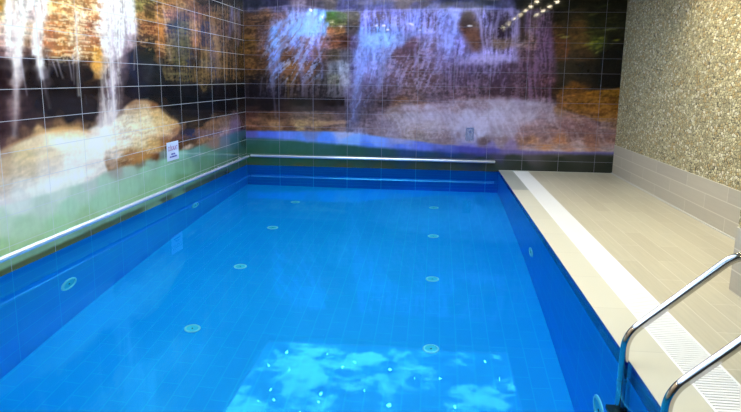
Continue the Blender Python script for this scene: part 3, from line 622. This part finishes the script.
us = np.concatenate([np.arange(YF, 2.6, .1), np.arange(2.6, 5.2, .0085), np.arange(5.2, YB, .013), [YB]])
vs = np.append(np.arange(0, ZC, .009), ZC)
WARP, STRATA, SAT, CURVE, ROCK = .7, 62, .80, 1.14, .34
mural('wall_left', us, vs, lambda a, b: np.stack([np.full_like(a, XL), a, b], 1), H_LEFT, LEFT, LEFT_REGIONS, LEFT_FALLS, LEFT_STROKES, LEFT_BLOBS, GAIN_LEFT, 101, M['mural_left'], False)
us = np.append(np.arange(XL, XW, .0105), XW)
WARP, STRATA, SAT, CURVE, ROCK = .9, 36, 1.0, 1.06, .50
mural('wall_back', us, np.append(np.arange(0, ZC, .0105), ZC), lambda a, b: np.stack([a, np.full_like(a, YB), b], 1), H_BACK, BACK, BACK_REGIONS, BACK_FALLS, BACK_STROKES, BACK_BLOBS, GAIN_BACK, 202, M['mural_back'], False)

# ------------------------------------------------------------------ room shell
struct(obj('wall_right', box_bm(XW, XW + .1, YF, YB, .4215, ZC), M['stone']))
struct(obj('trim_1', box_bm(XW - .006, XW + .1, YF, YB, DECK, .4215), M['wainscot']))
struct(obj('wall_front', box_bm(XL, XW, YF - .1, YF, -DEPTH, ZC), M['dark_wall']))
struct(obj('baseboard_right', box_bm(XW - .022, XW - .006, YF, YB, DECK, DECK + .011), M['seal']))
struct(obj('baseboard_back', box_bm(XR, XW - .022, YB - .012, YB - .001, DECK, DECK + .006), M['seal']))
bm = bmesh.new()
box(bm, XL - .1, PX0, YF - .1, YB + .1, ZC + .001, ZC + .4); box(bm, PX1, XW + .1, YF - .1, YB + .1, ZC + .001, ZC + .4)
box(bm, PX0, PX1, YF - .1, PY0, ZC + .001, ZC + .4); box(bm, PX0, PX1, PY1, YB + .1, ZC + .001, ZC + .4)
box(bm, PX0, PX1, PY0, PY1, ZC + RECESS + .02, ZC + .4)
struct(obj('ceiling', bm, M['soffit']))
# wall pillar by the ladder
bm = box_bm(1.872, XW - .007, 1.2, 4.05, DECK, .4215)
p1 = struct(obj('wall_pillar', box_bm(1.878, XW - .001, 1.2, 4.044, .4215, ZC), M['stone']))
obj('tiled_base', bm, M['wainscot'], p1)

# pool basin: floor, sides and the lining under the edge
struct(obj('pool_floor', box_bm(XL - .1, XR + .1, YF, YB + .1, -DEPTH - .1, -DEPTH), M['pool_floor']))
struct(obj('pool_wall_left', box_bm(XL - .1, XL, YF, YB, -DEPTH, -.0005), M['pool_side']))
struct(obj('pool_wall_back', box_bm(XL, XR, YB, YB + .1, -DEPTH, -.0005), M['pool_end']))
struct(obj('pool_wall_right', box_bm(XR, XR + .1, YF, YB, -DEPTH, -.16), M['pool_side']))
struct(obj('trim_2', box_bm(XR, XR + .02, YF, YB, -.16, DECK - .003), M['navy']))
# deck: coping, drain channel, planks
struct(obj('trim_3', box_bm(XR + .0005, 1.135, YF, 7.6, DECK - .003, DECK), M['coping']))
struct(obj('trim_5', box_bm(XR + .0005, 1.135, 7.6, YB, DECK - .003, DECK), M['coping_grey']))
struct(obj('floor', box_bm(1.345, XW, YF, YB, -.1, DECK), M['deck']))
struct(obj('trim_4', box_bm(XR + .02, 1.345, YF, YB, -.1, -.02), M['channel']))

# drain grating: frame rails plus cross bars, one piece
bm = bmesh.new()
for x0, x1 in ((1.135, 1.147), (1.333, 1.345)):
    box(bm, x0, x1, YF, YB - .012, -.02, DECK + .001)
box(bm, 1.236, 1.244, YF, YB - .012, -.012, DECK - .003)
y = YF + .006
while y < YB - .03:
    box(bm, 1.147, 1.333, y, y + .0175, -.004, DECK)
    y += .0245
g = obj('drain_grating', bm, M['grate'])
tag(g, 'long white slotted drain grating set into the deck beside the pool', 'drain grating')

# water
bm = bmesh.new()
vv = [bm.verts.new(p) for p in ((XL, YF, 0), (XR, YF, 0), (XR, YB, 0), (XL, YB, 0))]
bm.faces.new(vv)
wtr = obj('water', bm, M['water'])
if wtr.data.polygons[0].normal.z < 0: wtr.data.flip_normals()
tag(wtr, 'still clear blue water filling the pool', 'water', kind='stuff')

# ------------------------------------------------------------------ ceiling: luminous sky panel and spot lamps
cp = thing('luminous_ceiling_panel', 'large backlit ceiling panel printed with blue sky and white clouds above the pool', 'ceiling light', (0, 0, 0))
obj('sky_print', box_bm(PX0 + .002, PX1 - .002, PY0 + .002, PY1 - .002, ZC + RECESS, ZC + RECESS + .012), M['sky'], cp)
bm = bmesh.new()
for a in ((PX0 + .001, PX0 + .02, PY0 + .001, PY1 - .001), (PX1 - .02, PX1 - .001, PY0 + .001, PY1 - .001), (PX0 + .02, PX1 - .02, PY0 + .001, PY0 + .02), (PX0 + .02, PX1 - .02, PY1 - .02, PY1 - .001)):
    box(bm, *a, ZC + RECESS - .02, ZC + RECESS - .001)
obj('frame', bm, M['white'], cp)
for sx_, sy_, sr in STARS:
    s = bmesh.new(); bmesh.ops.create_icosphere(s, subdivisions=1, radius=sr * 1.5, matrix=Matrix.Translation((sx_, sy_, ZC + RECESS - .004)))
    obj('star_light', s, M['star'], cp)

def tree_copy(o, parent=None):
    c = o.copy(); col.objects.link(c)
    if parent: c.parent = parent
    for ch in list(o.children): tree_copy(ch, c)
    return c

d0 = None
k = 0
order = ['nearest the mural', 'second from the mural', 'third from the mural', 'fourth from the mural', 'fifth from the mural', 'sixth from the mural', 'seventh from the mural']
for y in (6.5, 5.75, 5.0, 4.2, 3.2, 2.0, .8):
    for x, side in ((1.72, 'pool'), (2.06, 'stone wall')):
        if d0 is None:
            d0 = thing('ceiling_downlight', '', 'ceiling light', (x, y, ZC))
            obj('rim', lathe(bmesh.new(), [(.034, -.002), (.036, -.006), (.048, -.008), (.052, 0), (.034, 0)]), M['rim'], d0, True)
            obj('lens', lathe(bmesh.new(), [(0, -.034), (.014, -.031), (.025, -.023), (.032, -.012), (.034, -.001), (0, -.001)]), M['lamp'], d0)
            d = d0
        else:
            d = tree_copy(d0)
        d.location = (x, y, ZC)
        d['label'] = 'round recessed downlight in the ceiling row on the %s side, %s' % (side, order[k])
        d['category'] = 'ceiling light'; d['group'] = 'downlights over the deck'
        L = bpy.data.lights.new('downlight_lamp', 'SPOT')
        L.energy = SPOT_W; L.color = (1, .88, .60); L.spot_size = math.radians(118); L.spot_blend = .55; L.shadow_soft_size = .03
        lo = bpy.data.objects.new('downlight_lamp', L); link(lo, d); lo.location = (0, 0, -.075)
    k += 1
for i, y in enumerate((4.9, 3.5, 2.1, .7)):  # unseen lamps, added to brighten the near part of the left mural
    d = tree_copy(d0)
    for ch in list(d.children):
        if ch.type == 'LIGHT':
            ch.data = ch.data.copy(); ch.data.energy = WASH_W; ch.data.color = (1, .93, .84)
    d.location = (-2.6, y, ZC)
    d['label'] = 'added unseen round downlight in the ceiling edge, lighting the mural wall, %s' % order[i]
    d['category'] = 'ceiling light'; d['group'] = 'added unseen downlights along the mural wall'

# ------------------------------------------------------------------ grab rails round the pool
def rail(label, a, b, wall_dir, brackets, end=None):
    """pipe from a to b held off the wall on short brackets; wall_dir points to the wall"""
    a, b, wd = Vector(a), Vector(b), Vector(wall_dir)
    r = thing('grab_rail', label, 'grab rail', a)
    L = b - a
    bm = bmesh.new()
    tube(bm, [Vector((0, 0, 0)), L * .002, L * .5, L * .998, L], [.014, .0195, .0195, .0195, .014], 20)
    obj('pipe', bm, M['pipe'], r, True)
    for f in brackets:
        q = L * f
        bm = bmesh.new()
        tube(bm, [q + wd * .012, q + wd * .05, q + wd * .0505, q + wd * .057], [.005, .005, .013, .013], 16)
        obj('bracket', bm, M['pipe'], r, True)
    return r
rail('white metal grab rail along the left mural wall just above the water', (XL + .058, .6, .128), (XL + .058, YB - .09, .142), (-1, 0, 0), (.04, .2, .36, .527, .7, .86, .97))
rail('white metal grab rail along the back mural wall just above the water', (XL + .075, YB - .058, .146), (.875, YB - .058, .146), (0, 1, 0), (.03, .3, .6, .915))

# ------------------------------------------------------------------ ladder
lad = thing('pool_ladder', 'stainless steel pool ladder with two curved handrails at the right pool edge', 'ladder', (1.3, 2.59, DECK))
O = Vector((1.3, 2.59, DECK))
Y1, Y2 = 2.867, 2.318
for yy in (Y1, Y2):
    path = rounded([(.905, yy, -1.25), (.905, yy, .148), (1.335, yy, .545), (1.72, yy, .545), (1.72, yy, DECK)], .16, 14)
    bm = tube(bmesh.new(), [p - O for p in path], .0205, 24)
    h = obj('handrail', bm, M['steel'], lad, True)
    bm = bmesh.new()
    lathe(bm, [(.021, 0), (.055, 0), (.055, .004), (.03, .02), (.0215, .022)], 28)
    bmesh.ops.translate(bm, verts=bm.verts, vec=Vector((1.72, yy, DECK)) - O)
    obj('deck_flange', bm, M['steel'], h, True)
    bm = bmesh.new()
    tube(bm, [Vector((.905, yy, z)) - O for z in (-.19, -.184, -.172, -.166)], [.0215, .0235, .0235, .0215], 24)
    obj('collar', bm, M['steel'], h, True)
    bm = bmesh.new()
    tube(bm, [Vector((.926, yy, -1.2)) - O, Vector((.932, yy, -1.2)) - O], [.02, .026], 16)
    obj('rubber_foot', bm, M['black'], h)
for z in (-.49, -.75, -1.01):
    st_ = obj('step', box_bm(.855 - O.x, .93 - O.x, Y2 + .02 - O.y, Y1 - .02 - O.y, z - .012 - O.z, z + .012 - O.z, bevel=.004), M['steel'], lad)
    for yy, s in ((Y1, 1), (Y2, -1)):
        y0, y1 = sorted((yy - s * .045, yy + s * .03))
        obj('end_cap', box_bm(.85 - O.x, .934 - O.x, y0 - O.y, y1 - O.y, z - .02 - O.z, z + .02 - O.z, bevel=.006), M['black'], st_)

# ------------------------------------------------------------------ pool fittings
def fitting(name, label, cat, loc, rot, R, group):
    f = thing(name, label, cat, loc, rot, group)
    obj('ring', lathe(bmesh.new(), [(R * .72, .004), (R * .74, .011), (R * .9, .012), (R, .005), (R, 0), (R * .7, 0)], 36), M['fitting'], f, True)
    g_ = obj('grille', lathe(bmesh.new(), [(0, .004), (R * .3, .006), (R * .72, .004), (R * .72, .0005), (0, .0005)], 36), M['grille'], f, True)
    obj('screw', lathe(bmesh.new(), [(0, .009), (R * .09, .008), (R * .1, .005)], 12), M['black'], g_)
    return f
dist = ['fourth from the back wall', 'third from the back wall', 'second from the back wall', 'closest to the back wall']
for x, side, ys in ((-1.80, 'left', (4.50, 5.75, 7.0, 8.22)), (.03, 'middle', (4.47, 5.71, 6.95, 8.2))):
    for i, yy in enumerate(ys):
        fitting('floor_inlet', 'round turquoise inlet in the pool floor, %s row, %s' % (side, dist[i]), 'pool inlet', (x, yy, -DEPTH), (0, 0, 0), .062, 'pool floor inlets')
fitting('wall_inlet', 'round turquoise fitting on the left pool side, the larger and nearer one', 'pool inlet', (XL, 4.45, -.93), (0, PI / 2, 0), .105, 'pool side fittings')
fitting('wall_inlet', 'round turquoise fitting on the left pool side, towards the back corner', 'pool inlet', (XL, 7.10, -.92), (0, PI / 2, 0), .105, 'pool side fittings')
fitting('wall_inlet', 'round turquoise fitting on the right pool side beside the ladder', 'pool inlet', (XR, 3.28, -.98), (0, -PI / 2, 0), .115, 'pool side fittings')
fitting('wall_inlet', 'round turquoise fitting on the right pool side, far from the ladder', 'pool inlet', (XR, 5.88, -1.0), (0, -PI / 2, 0), .105, 'pool side fittings')

# ------------------------------------------------------------------ signs
def text_mesh(body, size, depth=.0006, squeeze=1):
    cu = bpy.data.curves.new('lettering', 'FONT'); cu.body = body; cu.size = size; cu.extrude = depth
    cu.align_x = 'CENTER'; cu.align_y = 'CENTER'
    tmp = bpy.data.objects.new('tmp', cu); col.objects.link(tmp)
    me = bpy.data.meshes.new_from_object(tmp.evaluated_get(bpy.context.evaluated_depsgraph_get()))
    bpy.data.objects.remove(tmp); bpy.data.curves.remove(cu)
    return me
# local x along the wall to the viewer's right, local y up, local z off the wall
s = thing('warning_sign', 'small white sign with a purple heading on the green tiles of the left wall', 'sign', (XL, 6.53, .502), (PI / 2, 0, PI / 2))
obj('plate', box_bm(-.15, .15, -.098, .098, 0, .005, bevel=.002), M['sign'], s)
me = text_mesh('DİKKAT', .066); me.materials.append(M['ink'])
o = link(bpy.data.objects.new('heading', me), s); o.location = (0, .028, .0056)
for j, ws in enumerate(((.05, .04), (.045, .07, .05))):
    bm = bmesh.new(); x = -sum(ws) / 2 - .008 * (len(ws) - 1) / 2
    for w in ws:
        box(bm, x, x + w, -.0075, .0075, 0, .0008); x += w + .008
    o = obj('small_print', bm, M['ink_blue'], s); o.location = (0, -.03 - .028 * j, .005)

s = thing('acrylic_sign', 'small clear plastic sign with a dark symbol on the back wall rock print', 'sign', (.505, YB, .527), (PI / 2, 0, 0))
obj('plate', box_bm(-.06, .06, -.095, .095, -.004 + .004, .004), M['acrylic'], s)
bm = bmesh.new()
box(bm, -.052, .052, .072, .084, .004, .0048); box(bm, .042, .052, -.05, .072, .004, .0048); box(bm, -.052, -.044, .04, .072, .004, .0048)
obj('border', bm, M['ink_grey'], s)
bm = bmesh.new()
lathe(bm, [(0, .0048), (.018, .0048), (.018, .004)], 20); bmesh.ops.translate(bm, verts=bm.verts, vec=(.004, .03, 0))
obj('symbol', bm, M['ink_grey'], s)

# ------------------------------------------------------------------ camera and world
f, yaw, pitch, roll = 641.5, .0968, .197, .014
F = Vector((-math.sin(yaw) * math.cos(pitch), math.cos(yaw) * math.cos(pitch), -math.sin(pitch)))
r = Vector((math.cos(yaw), math.sin(yaw), 0)); u = r.cross(F)
r2 = math.cos(roll) * r + math.sin(roll) * u; u2 = -math.sin(roll) * r + math.cos(roll) * u
cam = bpy.data.cameras.new('camera'); co_ = link(bpy.data.objects.new('camera', cam))
cam.sensor_width = 36; cam.lens = 36 * f / 741; cam.sensor_fit = 'HORIZONTAL'
co_.matrix_world = Matrix(((r2.x, u2.x, -F.x, 0), (r2.y, u2.y, -F.y, 0), (r2.z, u2.z, -F.z, EYE), (0, 0, 0, 1)))
cam.clip_start = .02
scene.camera = co_
w = bpy.data.worlds.new('world'); scene.world = w; w.use_nodes = True
w.node_tree.nodes['Background'].inputs[0].default_value = (.5, .55, .6, 1)
w.node_tree.nodes['Background'].inputs[1].default_value = .05
vs_ = scene.view_settings
vs_.view_transform = 'Standard'; vs_.look = 'None'; vs_.gamma = 1; vs_.exposure = EXPOSURE
vs_.use_curve_mapping = False
cy = scene.cycles
cy.max_bounces = 10; cy.transmission_bounces = 8; cy.diffuse_bounces = 4; cy.glossy_bounces = 5
cy.sample_clamp_indirect = 6; cy.blur_glossy = .3
cy.caustics_refractive = True; cy.caustics_reflective = False
cy.use_denoising = True
try: cy.denoiser = 'OPENIMAGEDENOISE'
except Exception: pass
